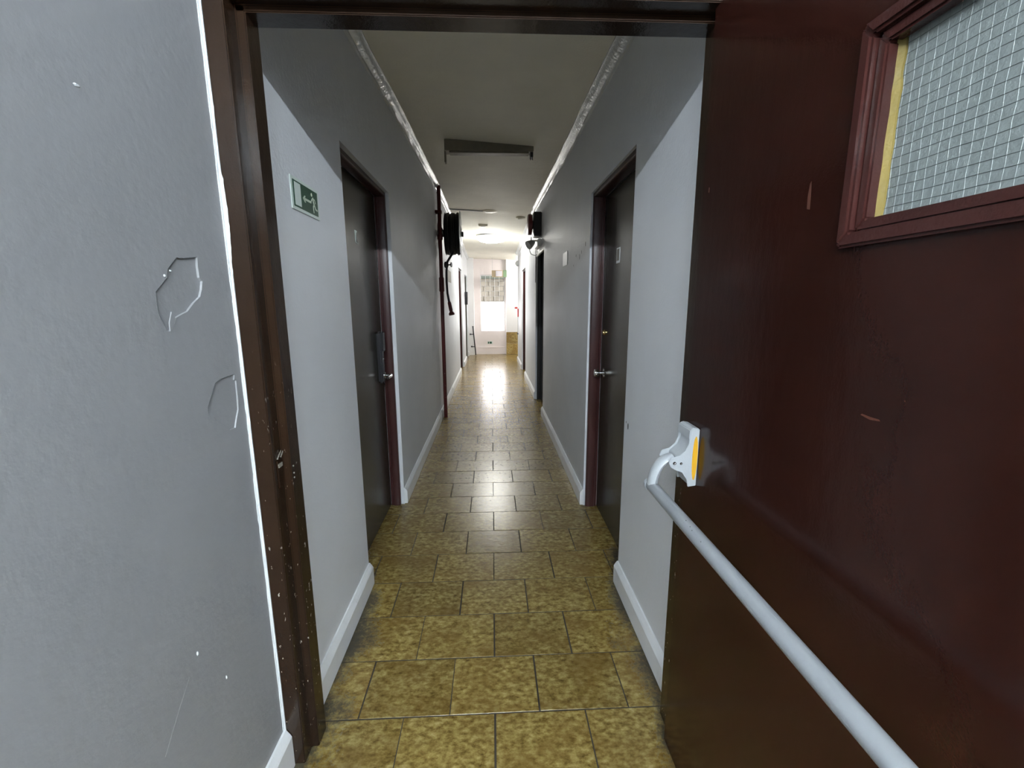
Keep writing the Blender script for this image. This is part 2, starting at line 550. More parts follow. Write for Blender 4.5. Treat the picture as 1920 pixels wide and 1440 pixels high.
    for (y, z), (y2, _, q) in zip(L1, L2):
        x2 = -.607 + q + .001 + .0012 * noise.noise((z * 90, 7, 0))
        rings.append([P(y, z, .001), P(y, z, -.0015), (LW(-.136) + .003, -.1385, z), (x2, -.1365, z), (x2 - .001, -.1340, z), P(-.134, z, .001)])
    bb.loft(rings).build('bare_edge', M['plaster'], o)
    # baseboard of this wall
    prof = [(0, 0), (.021, 0), (.021, .100), (.017, .108), (.006, .124), (0, .124)]
    s = MB().loft([[P(y, q + .0005, -p) for p, q in prof] for y in (-1.6, -.137)]).build('baseboard_landing', M['trim'])
    tag(s, 'white chamfered baseboard under the flaked landing wall', 'baseboard', kind='structure')
    return o


landing_wall()
tag(box(-.86, -.607, -.134, -.03, -.05, 3.1).build('wall_frame_left', M['wall']), 'wall end behind the left door jamb', 'wall', kind='structure')
fr = MB(); fr.box(.615, 2.4, -.134, -.03, -.05, 3.1); fr.box(-.607, .615, -.134, -.03, 2.045, 3.1)
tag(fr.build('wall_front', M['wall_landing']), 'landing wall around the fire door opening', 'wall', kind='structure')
tag(box(2.4, 2.55, -4.2, -.03, -.05, 2.9).build('wall_landing_right', M['wall_landing']), 'right wall of the landing', 'wall', kind='structure')
tag(box(-2.55, 2.55, -4.2, -4.0, -.05, 2.9).build('wall_back', M['wall_landing']), 'back wall of the landing', 'wall', kind='structure')
lnd = MB(); lnd.box(-2.55, -2.4, -4.2, -1.58, -.05, 2.9); lnd.box(-2.55, -.80, -1.6, -1.45, -.05, 2.9)
tag(lnd.build('wall_landing_far_left', M['wall_landing']), 'left end walls of the landing', 'wall', kind='structure')
tag(box(-2.55, 2.55, -4.2, -.03, 2.72, 2.95).build('ceiling_landing', M['ceiling']), 'painted ceiling of the landing', 'ceiling', kind='structure')

# tube lights of the landing
for xc, wh in ((-1.45, 'left'), (0.0, 'middle'), (1.45, 'right')):
    tl = tag(empty('tube_light'), 'fluorescent tube fitting on the landing ceiling behind the camera, %s of three' % wh, 'ceiling light', 'tube fittings on the landing ceiling')
    box(xc - .66, xc + .66, -3.23, -3.17, 2.68, 2.72).build('housing', M['white'], tl, bevel=.004)
    for s in (-1, 1):
        box(xc + s * .65 - .012, xc + s * .65 + .012, -3.22, -3.18, 2.595, 2.68).build('lamp_holder', M['white'], tl)
    MB().tube([(xc - .638, -3.20, 2.62), (xc + .638, -3.20, 2.62)], .018, 12).build('tube', M['tube'], tl, smooth=40)

# ------------------------------------------------------------------ fire door frame
frm = tag(empty('trim_3'), 'glossy dark brown rebated frame of the fire door', 'door frame', kind='structure')
YF, YR, YB = -.135, -.085, -.025


def jamb(s, xs, xr, xo):
    prof = [(xo, YF), (xr, YF), (xr, YR), (xs, YR), (xs, YB), (xo, YB)]
    prof = [(s * p, q) for p, q in prof]
    return MB().prism(prof, lambda p, q, t: (p, q, t), 0.0005, 2.045).build('jamb', M['frame'], frm, bevel=.0025, smooth=30)


jl = jamb(-1, .541, .562, .607)
jr = jamb(1, .545, .566, .615)
MB().prism([(YF, 2.045), (YF, 1.999), (YR, 1.999), (YR, 1.985), (YB, 1.985), (YB, 2.045)], lambda p, q, t: (t, p, q), -.566, .570).build('head', M['frame'], frm, bevel=.0022, smooth=30)
# strike plate and splintered latch mortise on the left jamb
st = box(-.5625, -.5595, -.118, -.090, .86, .935).build('strike_plate', M['frame'], jl, bevel=.001)
box(-.5595, -.5575, -.114, -.094, .915, .925).build('strike_lip', M['greyplate'], jl)
for k in range(5):
    y = -.112 + .006 * k
    MB().tube([(-.561, y, .938 + .004 * (k % 3)), (-.5575, y + .004, .952 + .003 * ((k * 7) % 3))], [.0016, .0006], 5).build('splinter', M['greyplate'], jl)
for z in (.872, .885, .905):
    MB().lathe([(0, .0025), (.0015, .0025), (.002, .001)], (-.541, -.072, z), (1, 0, 0), 8).build('screw_head', M['greyplate'], jl)

# ------------------------------------------------------------------ fire door leaf, standing open towards the camera
dr = tag(empty('door_1'), 'open maroon fire door with wired glass window and grey push bar', 'door', kind='structure')
DX0, DX1, DH, DE = .523, .566, -.118, -1.235
WY0, WY1, WZ0, WZ1 = -.600, -1.02, 1.432, 1.690     # clear window opening
lf = MB()
lf.box(DX0, DX1, WY0, DH, .008, 1.995); lf.box(DX0, DX1, DE, WY1, .008, 1.995)
lf.box(DX0, DX1, WY1, WY0, .008, WZ0); lf.box(DX0, DX1, WY1, WY0, WZ1, 1.995)
leaf = lf.build('leaf', M['door'], dr)


def window_ring(name, off, wdt, x0, x1, mt, bevel, parent):
    """rectangular picture-frame ring around the opening, off = outward offset of the inner edge"""
    a0, a1, c0, c1 = WY1 - off, WY0 + off, WZ0 - off, WZ1 + off
    bb = MB()
    inn = [(a0, c0), (a1, c0), (a1, c1), (a0, c1)]
    out = [(a0 - wdt, c0 - wdt), (a1 + wdt, c0 - wdt), (a1 + wdt, c1 + wdt), (a0 - wdt, c1 + wdt)]
    for i in range(4):
        k = (i + 1) % 4
        q = [inn[i], inn[k], out[k], out[i]]
        bb.loft([[(x0, y, z) for y, z in q], [(x1, y, z) for y, z in q]])
    return bb.build(name, mt, parent, bevel=bevel, smooth=30)


wf = window_ring('window_moulding', -.004, .020, DX0 - .014, DX0 + .004, M['bead'], .004, dr)
window_ring('inner_bead', -.020, .016, DX0 - .004, DX0 + .016, M['bead'], .003, wf)
window_ring('inner_bead', -.020, .016, DX1 - .012, DX1 + .010, M['bead'], .003, wf)
# glazing putty, ragged, mostly along the hinge side
pt = MB(); rings = []
for k in range(40):
    z = WZ0 + .018 + (WZ1 - WZ0 - .036) * k / 39
    wv = .006 + .003 * noise.noise((z * 45, 1, 0))
    rings.append([(DX0 + .0155, WY0 - .018, z), (DX0 + .010 + .002 * noise.noise((z * 30, 5, 0)), WY0 - .019, z), (DX0 + .0155, WY0 - .020 - wv, z), (DX0 + .0185, WY0 - .020 - wv, z), (DX0 + .0185, WY0 - .018, z)])
pt.loft(rings).build('putty', M['putty'], wf)
pb = MB(); rings = []
for k in range(40):
    y = WY0 - .020 - (WY0 - WY1 - .04) * k / 39
    wv = .0015 + .001 * noise.noise((y * 45, 1, 0))
    rings.append([(DX0 + .0165, y, WZ0 + .018), (DX0 + .0165, y, WZ0 + .020 + wv), (DX0 + .0185, y, WZ0 + .020 + wv), (DX0 + .0185, y, WZ0 + .018)])
pb.loft(rings).build('putty', M['putty'], wf)

gm = mat('wired_obscure_glass', (.33, .375, .37), .5); q = N(gm)
q.b.inputs['Transmission Weight'].default_value = .38
q.b.inputs['IOR'].default_value = 1.45
q.l(q.bump(q.noise(q.pos(), 120, 3), .0016, .8), q.b.inputs['Normal'])
gp = box(DX0 + .0185, DX0 + .0245, WY1 + .004, WY0 - .004, WZ0 + .004, WZ1 - .004).build('glass_pane', gm, dr)
wv_ = MB(); wh_ = MB()
y = WY0 - .028
while y > WY1 + .02:
    wv_.tube([(DX0 + .0183 + .0002 * (k % 2), y + .0007 * math.sin(k * 2.1 + y * 90), WZ0 + .01 + (WZ1 - WZ0 - .02) * k / 12) for k in range(13)], .00032, 4)
    y -= .0125
z = WZ0 + .020
while z < WZ1 - .01:
    wh_.tube([(DX0 + .0183, WY0 - .01 + (WY1 - WY0 + .02) * k / 12, z + .0006 * math.sin(k * 2.6 + z * 50)) for k in range(13)], .0004, 4)
    z += .0125
tag(wv_.build('wire_strands', mat('wire_light', (.30, .33, .33), .4, 0), gp), kind='stuff')
tag(wh_.build('wire_strands', mat('wire_dark', (.16, .18, .18), .4, .6), gp), kind='stuff')

# chips in the door paint
for (y, z, pts, mk) in [(-.500, 1.505, [(-.004, -.018), (.003, -.016), (.004, .004), (.002, .022), (-.001, .026), (-.003, .004)], 'orange_scr'),
                        (-.672, 1.183, [(-.016, -.001), (0, -.003), (.016, .000), (.014, .002), (0, .001), (-.014, .001)], 'orange_scr'),
                        (-.150, 1.600, [(-.001, -.006), (.002, -.004), (.001, .007), (-.002, .004)], 'orange_scr')]:
    MB().loft([[(DX0 - .0003, y + p, z + q_) for p, q_ in pts], [(DX0 + .001, y + p, z + q_) for p, q_ in pts]]).build('paint_chip', M[mk], leaf)


# push bar
def push_bracket(parent, y0, y1, sgn):
    """cast bracket on the door face, plates at y0 (far) and y1 (near)"""
    prof = [(.500, 1.026), (.5228, 1.022), (.5228, .876), (.502, .873), (.498, .893), (.485, .912), (.467, .919), (.455, .926), (.449, .938), (.455, .951), (.476, .957), (.490, .970), (.498, .990), (.499, 1.008)]
    bb = MB()
    t = .004
    f = lambda p, q_, tt: (p, tt, q_)
    bb.prism(prof, f, y0, y0 + t); bb.prism(prof, f, y1 - t, y1)
    br = bb.build('bracket', M['cast'], parent, bevel=.0012, smooth=30)
    ins = [(max(p, .470) + .004 if p < .52 else p, .948 + (q_ - .948) * .97) for p, q_ in prof]
    MB().prism(ins, f, y0 + t, y1 - t).build('bracket_web', M['cast'], parent, bevel=.0015, smooth=30)
    cap = [(.497, 1.0), (.4985, 1.024), (.506, 1.030), (.5228, 1.027), (.5228, 1.0)]
    MB().prism(cap, f, y0 - .001, y1 + .001).build('bracket_cap', M['cast'], parent, bevel=.002, smooth=30)
    near = y0 - .0006
    for (p, q_, r_) in [(.463, .938, .0045), (.480, .937, .0035)]:
        MB().lathe([(0, r_), (.0018, r_), (.0018, r_ * .55), (.0004, r_ * .5)], (p, y0, q_), (0, -1, 0), 12).build('rivet', M['chrome'], parent)
    ov = [(.5145 + .0065 * math.cos(k), .950 + .058 * math.sin(k)) for k in [i * math.pi / 12 for i in range(24)]]
    MB().prism(ov, f, y0 - .0012, y0 + .001).build('yellow_sticker', M['yellow'], parent)
    return br


pbar = tag(empty('push_bar'), 'pale grey push bar with yellow marked cast bracket')
pbar.parent = dr
BY0, BY1 = -.196, -.128
push_bracket(pbar, BY0, BY1, 1)
push_bracket(pbar, -1.21, -1.145, -1)
BX, BZ = .423, .862


def bar_arm(yc):
    path = []
    for k in range(9):
        t = k / 8 * math.pi / 2
        path.append((.470 - .049 * math.sin(t), yc, .868 + .074 * math.cos(t)))
    bb = MB()
    rings = []
    for i, p in enumerate(path):
        q0 = Vector(path[max(i - 1, 0)]); q1 = Vector(path[min(i + 1, 8)])
        tg = (q1 - q0).normalized(); nn = Vector((-tg.z, 0, tg.x))
        h = .011 + .002 * (i / 8); wd_ = .019
        P_ = Vector(p)
        rings.append([P_ + nn * h * math.cos(a) + Vector((0, wd_ * math.sin(a), 0)) for a in [m_ * math.pi / 6 for m_ in range(12)]])
    bb.loft(rings)
    return bb.build('bar_arm', M['cast'], pbar, smooth=40)


bar_arm(-.164); bar_arm(-1.178)
MB().lathe([(-.006, .010), (0, .0165), (.012, .0175), (.014, .0168)], (BX, -.140, BZ), (0, -1, 0), 20).build('end_cap', M['cast'], pbar, smooth=40)
MB().tube([(BX, -.150, BZ), (BX, -1.20, BZ)], .0155, 28).build('bar', M['barpaint'], pbar, smooth=40)
for (y, a) in [(-.375, 1.9), (-.40, 2.05), (-.413, 2.2), (-.455, 2.3)]:
    c_ = Vector((BX + .0155 * math.cos(a), y, BZ + .0155 * math.sin(a)))
    MB().lathe([(-.001, .0014), (.0004, .0012)], c_, (math.cos(a), 0, math.sin(a)), 8).build('pit', M['scuff'], pbar)


# ------------------------------------------------------------------ recessed room doors
def room_door(name, s, y0, y1, zt, label, leafmat, jmat='jamb', front=.622, face=.685):
    d = tag(empty(name), label, 'door', kind='structure')
    X = lambda a, c: (min(s * a, s * c), max(s * a, s * c))
    b0, b1 = X(face, face + .045)
    box(b0, b1, y0 + .02, y1 - .02, .006, zt - .022).build('leaf', M[leafmat], d, bevel=.001)
    stp = .016
    for (ya, yb, dirn) in ((y0 + .0006, y0 + .03, 1), (y1 - .03, y1 - .0006, -1)):
        inner = yb if dirn == 1 else ya
        outer = ya if dirn == 1 else yb
        prof = [(front, outer), (front, inner + dirn * -.010), (front + .012, inner + dirn * -.004), (face - .020, inner - dirn * .004), (face - .016, inner - dirn * .010), (face - .0015, inner - dirn * .010), (face - .0015, outer)]
        MB().prism([(s * p, q_) for p, q_ in prof], lambda p, q_, t: (p, q_, t), .0005, zt - .0006).build('jamb', M[jmat], d, bevel=.0015, smooth=30)
    prof = [(front, zt - .0008), (front, zt - .022), (front + .012, zt - .028), (face - .020, zt - .028), (face - .0015, zt - .020), (face - .0015, zt - .0008)]
    MB().prism([(s * p, q_) for p, q_ in prof], lambda p, q_, t: (p, t, q_), y0 + .022, y1 - .022).build('head', M[jmat], d, bevel=.0015, smooth=30)
    return d


d2 = room_door('door_2', -1, *OPEN_L[0], 'dark door with tall keycard lock in the left wall, nearest', 'leaf')
lk = box(-.6845, -.655, 1.415, 1.475, .86, 1.17).build('lock_body', M['darksteel'], d2, bevel=.010, smooth=40)
box(-.657, -.645, 1.418, 1.472, 1.05, 1.172).build('reader', M['blackplastic'], lk, bevel=.006, smooth=40)
MB().lathe([(0, .005), (.003, .005), (.004, .002)], (-.655, 1.447, 1.005), (1, 0, 0), 12).build('keyhole_cover', M['chrome'], lk, smooth=30)
lv = MB().lathe([(0, .020), (.006, .020), (.008, .011), (.040, .010), (.042, .0)], (-.655, 1.447, .905), (1, 0, 0), 20).build('lever', M['chrome'], d2, smooth=30)
MB().tube([(-.618, 1.455, .905), (-.612, 1.43, .905), (-.610, 1.39, .906), (-.612, 1.35, .904)], [.010, .0095, .009, .008], 12).build('grip', M['chrome'], lv, smooth=40)
tp = MB().prism([(1.13, 1.705), (1.165, 1.705), (1.165, 1.70), (1.15, 1.69), (1.175, 1.64), (1.135, 1.645)], lambda p, q_, t: (t, p, q_), -.6852, -.6835).build('torn_label', M['signwhite'], d2)
MB().prism([(1.150, 1.685), (1.170, 1.645), (1.140, 1.648)], lambda p, q_, t: (t, p, q_), -.6838, -.6829).build('torn_print', M['blackplastic'], tp)

d3 = room_door('door_3', 1, *OPEN_R[0], 'dark door with round chrome knob in the right wall, nearest', 'leaf', front=.612)
kb = MB().lathe([(0, .030), (.004, .031), (.007, .026), (.010, .012), (.030, .011), (.034, .022), (.046, .0255), (.058, .022), (.062, .010), (.0625, 0)], (.6848, 1.385, .915), (-1, 0, 0), 24).build('knob', M['chrome'], d3, smooth=35)
MB().tube([(.640, 1.385, .915), (.632, 1.36, .915), (.630, 1.32, .914)], [.008, .007, .006], 10).build('grip', M['chrome'], kb, smooth=40)
MB().lathe([(0, .018), (.004, .018), (.010, .013), (.016, .012), (.0165, 0)], (.6848, 1.392, 1.16), (-1, 0, 0), 20).build('deadbolt', M['brass'], d3, smooth=35)
np_ = box(.6832, .6852, 1.14, 1.20, 1.545, 1.625).build('number_plate', M['paper'], d3)
box(.6825, .6833, 1.147, 1.193, 1.558, 1.618).build('plate_face', M['greyplate'], np_)

d4 = room_door('door_4', 1, *OPEN_R[1], 'black door below the fire bell in the right wall', 'black_leaf', 'black_leaf')
MB().lathe([(0, .024), (.004, .024), (.006, .010), (.030, .010), (.034, .020), (.046, .024), (.056, .018), (.057, 0)], (.6848, 4.05, 1.0), (-1, 0, 0), 20).build('knob', M['chrome'], d4, smooth=35)
box(.6015, .6205, 3.875, 4.775, 1.93, 1.9985).build('header_board', M['white'], d4)
d5 = room_door('door_5', 1, *OPEN_R[2], 'maroon framed door in the right wall, farthest', 'leaf')
d6 = room_door('door_6', -1, *OPEN_L[1], 'maroon framed door in the left wall, second from the camera', 'leaf')
d7 = room_door('door_7', -1, *OPEN_L[2], 'dark framed door in the left wall beside the black box, farthest', 'leaf', 'leaf')

# ------------------------------------------------------------------ far end
pil = tag(box(-WX, -.445, 10.12, YEND + .2, -.05, 2.8).build('wall_pilaster', M['white']), 'white pilaster at the far left corner', 'wall', kind='structure')
b = MB()
XW0, XW1, ZW0, ZW1 = -.285, .345, .60, 2.03
b.box(-.445, XW0, YEND, YEND + .2, -.05, 2.8); b.box(XW1, 1.35, YEND, YEND + .2, -.05, 2.8)
b.box(XW0, XW1, YEND, YEND + .2, -.05, ZW0); b.box(XW0, XW1, YEND, YEND + .2, ZW1, 2.8)
wfar = tag(b.build('wall_far', M['wall_far']), 'pinkish white wall closing the corridor', 'wall', kind='structure')
col = tag(box(.372, 1.35, 10.17, YEND, -.05, 2.8).build('wall_far_right', M['white']), 'white wall strip with ochre tile dado at the far right', 'wall', kind='structure')
tag(box(1.25, 1.4, 8.75, YEND, -.05, 2.8).build('wall_side_right', M['white']), 'side passage wall at the far right', 'wall', kind='structure')
tag(box(.86, 1.4, 8.72, 8.9, -.05, 2.8).build('wall_side_return', M['white']), 'return wall of the side passage', 'wall', kind='structure')
dm = None
for r_ in range(2):
    for c_ in range(3):
        x0 = .376 + c_ * .295
        o = box(-.1455, .1455, -.006, .006, -.1440, .1440)
        if dm is None:
            ob = o.build('dado_tile', M['dado'], col, bevel=.0015); dm = ob.data
        else:
            ob = bpy.data.objects.new('dado_tile', dm); COL.objects.link(ob); ob.parent = col
        ob.location = (x0 + .1455, 10.164, .148 + r_ * .2905)
s_ = MB(); s_.box(-.444, .371, YEND - .018, YEND - .0005, .0005, .165); s_.box(-.444, .371, YEND - .024, YEND - .0005, .166, .190)
tag(s_.build('baseboard_far', M['wall_far']), 'tall pinkish skirting under the far window', 'baseboard', kind='structure')

# far window: frosted bright lower pane, gridded clear panes above
win = tag(empty('window_1'), 'gridded window at the corridor end with glaring frosted lower pane', 'window', kind='structure')
fm = MB(); t = .022
fm.box(XW0, XW0 + t, YEND + .03, YEND + .09, ZW0, ZW1); fm.box(XW1 - t, XW1, YEND + .03, YEND + .09, ZW0, ZW1)
fm.box(XW0 + t, XW1 - t, YEND + .03, YEND + .09, ZW0, ZW0 + t); fm.box(XW0 + t, XW1 - t, YEND + .03, YEND + .09, ZW1 - t, ZW1)
fm.box(XW0 + t, XW1 - t, YEND + .03, YEND + .09, 1.345, 1.370)
fm.build('frame', M['white'], win)
box(XW0 + t, XW1 - t, YEND + .055, YEND + .063, ZW0 + t, 1.345).build('frosted_pane', M['daypane'], win)
gl = mat('clear_pane', (.95, .97, .97), .03); gl.node_tree.nodes['Principled BSDF'].inputs['Transmission Weight'].default_value = 1.0
gl.node_tree.nodes['Principled BSDF'].inputs['IOR'].default_value = 1.05
nc, nr = 5, 5
px_, pz_ = (XW1 - XW0 - 2 * t) / nc, (ZW1 - t - 1.370) / nr
for i in range(1, nc):
    x = XW0 + t + i * px_
    box(x - .005, x + .005, YEND + .045, YEND + .07, 1.370, ZW1 - t).build('glazing_bar', M['white'], win)
for i in range(1, nr):
    z = 1.370 + i * pz_
    box(XW0 + t, XW1 - t, YEND + .047, YEND + .068, z - .004, z + .004).build('glazing_bar', M['white'], win)
for i in range(nc):
    for k in range(nr):
        x = XW0 + t + i * px_; z = 1.370 + k * pz_
        box(x + .005, x + px_ - .005, YEND + .056, YEND + .059, z + .004, z + pz_ - .004).build('pane', gl, win)

# neighbouring house seen through the window: brick courses with a dark eaves band
bld = tag(empty('neighbour_house'), 'brown brick house front seen through the far window', 'building')
brickm = paint('brown_brick', (.30, .255, .20), .2, .8)
mort = paint('mortar', (.38, .34, .29), .1, .8)
box(-3, 3, 14.05, 14.4, -2, 3.4).build('house_wall', mort, bld)
bm0 = None
for r_ in range(9):
    for c_ in range(6):
        xx = -.95 + c_ * .34 + (.17 if r_ % 2 else 0); zz = 1.30 + r_ * .165
        if bm0 is None:
            o = box(-.16, .16, -.03, .03, -.075, .075).build('block', brickm, bld, bevel=.006); bm0 = o.data
        else:
            o = bpy.data.objects.new('block', bm0); COL.objects.link(o); o.parent = bld
        o.location = (xx, 14.03, zz)
box(-3, 3, 13.7, 14.05, 2.12, 2.75).build('eaves', paint('dark_eaves', (.12, .13, .10), .2, .7), bld)

# ------------------------------------------------------------------ exit sign on the left wall, nearest
sg = tag(empty('exit_sign'), 'green running man exit sign with arrow on the left wall by the frame', 'sign')
SY0, SY1, SZ0, SZ1 = .208, .424, 1.626, 1.724
box(-WX + .0003, -WX + .0035, SY0, SY1, SZ0, SZ1).build('backing', M['signwhite'], sg, bevel=.0008)
GY0, GY1, GZ0, GZ1 = SY0 + .012, SY1 - .012, SZ0 + .010, SZ1 - .010
box(-WX + .0035, -WX + .0040, GY0, GY1, GZ0, GZ1).build('green_field', M['green'], sg)
U = lambda u, v: (GY0 + u * (GY1 - GY0), GZ1 - v * (GZ1 - GZ0))
XS = -WX + .0046


def flat(name, polys, mt):
    bb = MB()
    for p in polys:
        pts = [U(*q_) for q_ in p]
        bb.loft([[(-WX + .0038, y, z) for y, z in pts], [(XS, y, z) for y, z in pts]])
    return bb.build(name, mt, sg)


ASP = (GY1 - GY0) / (GZ1 - GZ0)


def stroke(a, c, w0, w1=None):
    w1 = w1 or w0
    dx, dy = (c[0] - a[0]) * ASP, c[1] - a[1]
    L_ = math.hypot(dx, dy); nx_, ny_ = -dy / L_ / ASP, dx / L_
    return [(a[0] + nx_ * w0, a[1] + ny_ * w0), (c[0] + nx_ * w1, c[1] + ny_ * w1), (c[0] - nx_ * w1, c[1] - ny_ * w1), (a[0] - nx_ * w0, a[1] - ny_ * w0)]


flat('doorway_symbol', [[(.055, .06), (.285, .06), (.285, .93), (.055, .93)]], M['signwhite'])
flat('arrow', [stroke((.70, .53), (.42, .53), .045), [(.36, .53), (.43, .40), (.47, .40), (.43, .53)], [(.36, .53), (.43, .53), (.47, .66), (.43, .66)]], M['signcream'])
flat('running_man', [[(.745 + .026 * math.cos(k), .20 + .075 * math.sin(k)) for k in [i * math.pi / 6 for i in range(12)]],
                     stroke((.775, .30), (.835, .60), .055, .05), stroke((.775, .33), (.715, .45), .028), stroke((.715, .45), (.690, .56), .022),
                     stroke((.79, .33), (.865, .36), .028), stroke((.865, .36), (.895, .50), .022),
                     stroke((.83, .58), (.780, .68), .04), stroke((.780, .68), (.80, .92), .033), stroke((.84, .58), (.885, .74), .04), stroke((.885, .74), (.965, .76), .033)], M['signcream'])

# ------------------------------------------------------------------ small things on the walls and ceiling
pn = tag(empty('wall_notice'), 'small blank white notice on the right wall beyond the nearest door', 'notice')
box(WX - .003, WX - .0004, 2.275, 2.495, 1.628, 1.732).build('sheet', M['paper'], pn)
box(WX - .0035, WX - .003, 2.275, 2.283, 1.628, 1.732).build('edge_strip', M['scuff'], pn)

# dead fluorescent batten
zc_ = zc(0, 2.36)
ft = tag(empty('ceiling_batten'), 'rusty unlit fluorescent batten without tube on the ceiling', 'ceiling light')
box(-.335, .335, 2.33, 2.43, 2.460, zc_ + .02).build('housing', M['rust'], ft, bevel=.003)
box(-.300, .300, 2.345, 2.415, 2.449, 2.460).build('gear_tray', M['rust'], ft, bevel=.002)
box(-.338, -.326, 2.35, 2.41, 2.385, 2.470).build('lamp_holder', M['rust'], ft, bevel=.002)
rh = box(.312, .334, 2.35, 2.41, 2.425, 2.462).build('lamp_holder', M['darksteel'], ft, bevel=.002)
for x in (.316, .330):
    MB().tube([(x, 2.36, 2.43), (x, 2.36, 2.405)], .003, 6).build('contact_pin', M['darksteel'], rh)

# conduit and detectors
def on_ceiling(x, y): return zc(x, y)
cd = MB().tube([(x, 5.05, on_ceiling(x, 5.05) - .009) for x in (-.55, -.3, -.1)], .008, 8)
tag(cd.build('ceiling_conduit', M['greyplastic'], smooth=40), 'thin grey conduit crossing the ceiling to the round detector', 'conduit')


def detector(name, x, y, r_, mk, label, h=.03):
    z = on_ceiling(x, y) + .002
    o = tag(empty(name), label, 'detector')
    MB().lathe([(0, r_ * .9), (h * .35, r_), (h * .7, r_ * .85)], (x, y, z), (0, 0, -1), 24).build('base', M[mk], o, smooth=35)
    MB().lathe([(h * .7, r_ * .6), (h, r_ * .5), (h * 1.02, 0)], (x, y, z), (0, 0, -1), 24).build('sensor_dome', M[mk], o, smooth=35)
    return o


detector('smoke_detector', .0, 5.05, .105, 'beige', 'flat beige smoke detector at the end of the ceiling conduit', .02)
detector('smoke_detector', .43, 5.32, .07, 'beige', 'small yellowed smoke detector near the right cornice')
dbx = tag(empty('sensor_box'), 'small grey box on the ceiling just before the lit lamp', 'sensor')
z = on_ceiling(-.115, 5.98)
MB().loft([[(-.19, 5.92, z + .004), (-.04, 5.92, z + .004), (-.04, 6.04, z + .004), (-.19, 6.04, z + .004)], [(-.18, 5.93, z - .032), (-.05, 5.93, z - .032), (-.05, 6.03, z - .032), (-.18, 6.03, z - .032)]]).build('case', M['beige'], dbx, bevel=.004)
box(-.15, -.08, 5.95, 6.01, z - .036, z - .031).build('grille', M['greyplastic'], dbx)

# lit ceiling lamp
lp = tag(empty('ceiling_lamp'), 'glowing round ceiling lamp halfway down the corridor', 'ceiling light')
LX, LY = .02, 6.95; z = on_ceiling(LX, LY)
MB().lathe([(-.004, .275), (.010, .275), (.012, .265)], (LX, LY, z), (0, 0, -1), 40).build('rim', M['white'], lp, smooth=35)
MB().lathe([(.008, .264), (.05, .255), (.082, .205), (.10, .12), (.106, .0)], (LX, LY, z), (0, 0, -1), 40).build('diffuser', M['lamp'], lp, smooth=50)

pl2 = tag(empty('ceiling_lamp'), 'unseen round lamp added on the side passage ceiling at the far right', 'ceiling light')  # hidden lamp added to brighten the far wall and its white strip
z = lerp(CR, 9.5)
MB().lathe([(-.004, .16), (.012, .16), (.014, .15)], (.98, 9.5, z), (0, 0, -1), 32).build('rim', M['white'], pl2, smooth=35)
MB().lathe([(.008, .15), (.05, .14), (.08, .10), (.09, .0)], (.98, 9.5, z), (0, 0, -1), 32).build('diffuser', M['lamp2'], pl2, smooth=50)

# red riser pipe with hose reel
rp = tag(empty('riser_pipe'), 'chipped dark red fire riser pipe on the left wall', 'pipe')
PX, PY = -.555, 3.86
MB().tube([(PX, PY, 0.0005), (PX, PY, 1.3), (PX, PY, 2.585)], .021, 16).build('pipe', M['redpaint'], rp, smooth=40)
MB().lathe([(0, .024), (.01, .029), (.15, .029), (.16, .024)], (PX, PY, 1.46), (0, 0, 1), 18).build('coupling', M['redpaint'], rp, smooth=35)
MB().lathe([(0, .024), (.01, .030), (.05, .030), (.06, .024)], (PX, PY, 2.02), (0, 0, 1), 18).build('coupling', M['redpaint'], rp, smooth=35)
for z in (2.3,):
    bb = MB(); bb.box(-WX + .0005, PX + .026, PY - .03, PY - .023, z, z + .03)
    bb.box(-WX + .0005, PX + .026, PY + .023, PY + .03, z, z + .03); bb.box(PX + .0215, PX + .026, PY - .03, PY + .03, z, z + .03)
    bb.build('clip', M['redpaint'], rp)

hr = tag(empty('hose_reel'), 'black fire hose reel drum mounted high by the red pipe', 'hose reel')
HY, HZ = 4.16, 2.125
hs_ = MB()
for k in range(7):
    x = -.505 + .0215 * k
    for rr in (.155, .178, .201, .222 + .008 * math.sin(k * 2.3)):
        n = 28
        hs_.tube([(x + .0108 * ((i + int(rr * 100)) % 2 == 0) * .05, HY + rr * math.cos(2 * math.pi * i / n), HZ + rr * math.sin(2 * math.pi * i / n)) for i in range(n + 1)], .0118, 6, cap=False)
hs_.build('hose_coil', M['rubber'], hr, smooth=50)
MB().lathe([(0, .06), (.02, .13), (.17, .13), (.19, .06)], (-.525, HY, HZ), (1, 0, 0), 28).build('drum', M['darksteel'], hr, smooth=35)
dg = mat('reel_disc_grey', (.55, .58, .60), .35)
MB().lathe([(0, .255), (.003, .262), (.006, .255)], (-.352, HY, HZ), (1, 0, 0), 48).build('side_disc', dg, hr, smooth=35)
MB().lathe([(0, .235), (.003, .240), (.006, .235)], (-.524, HY, HZ), (1, 0, 0), 48).build('side_disc', M['darksteel'], hr, smooth=35)
MB().lathe([(0, .03), (.03, .03), (.035, .02)], (-.347, HY, HZ), (1, 0, 0), 20).build('hub', M['darksteel'], hr, smooth=35)
bb = MB(); bb.box(-WX + .0005, -.585, HY - .06, HY + .06, HZ - .16, HZ + .12); bb.tube([(-.59, HY, HZ), (-.52, HY, HZ)], .03, 14)
bb.tube([(PX, PY + .0235, HZ + .03), (-.553, HY - .1, HZ + .03), (-.555, HY - .01, HZ)], .017, 10)
bb.build('wall_bracket', M['darksteel'], hr, smooth=40)
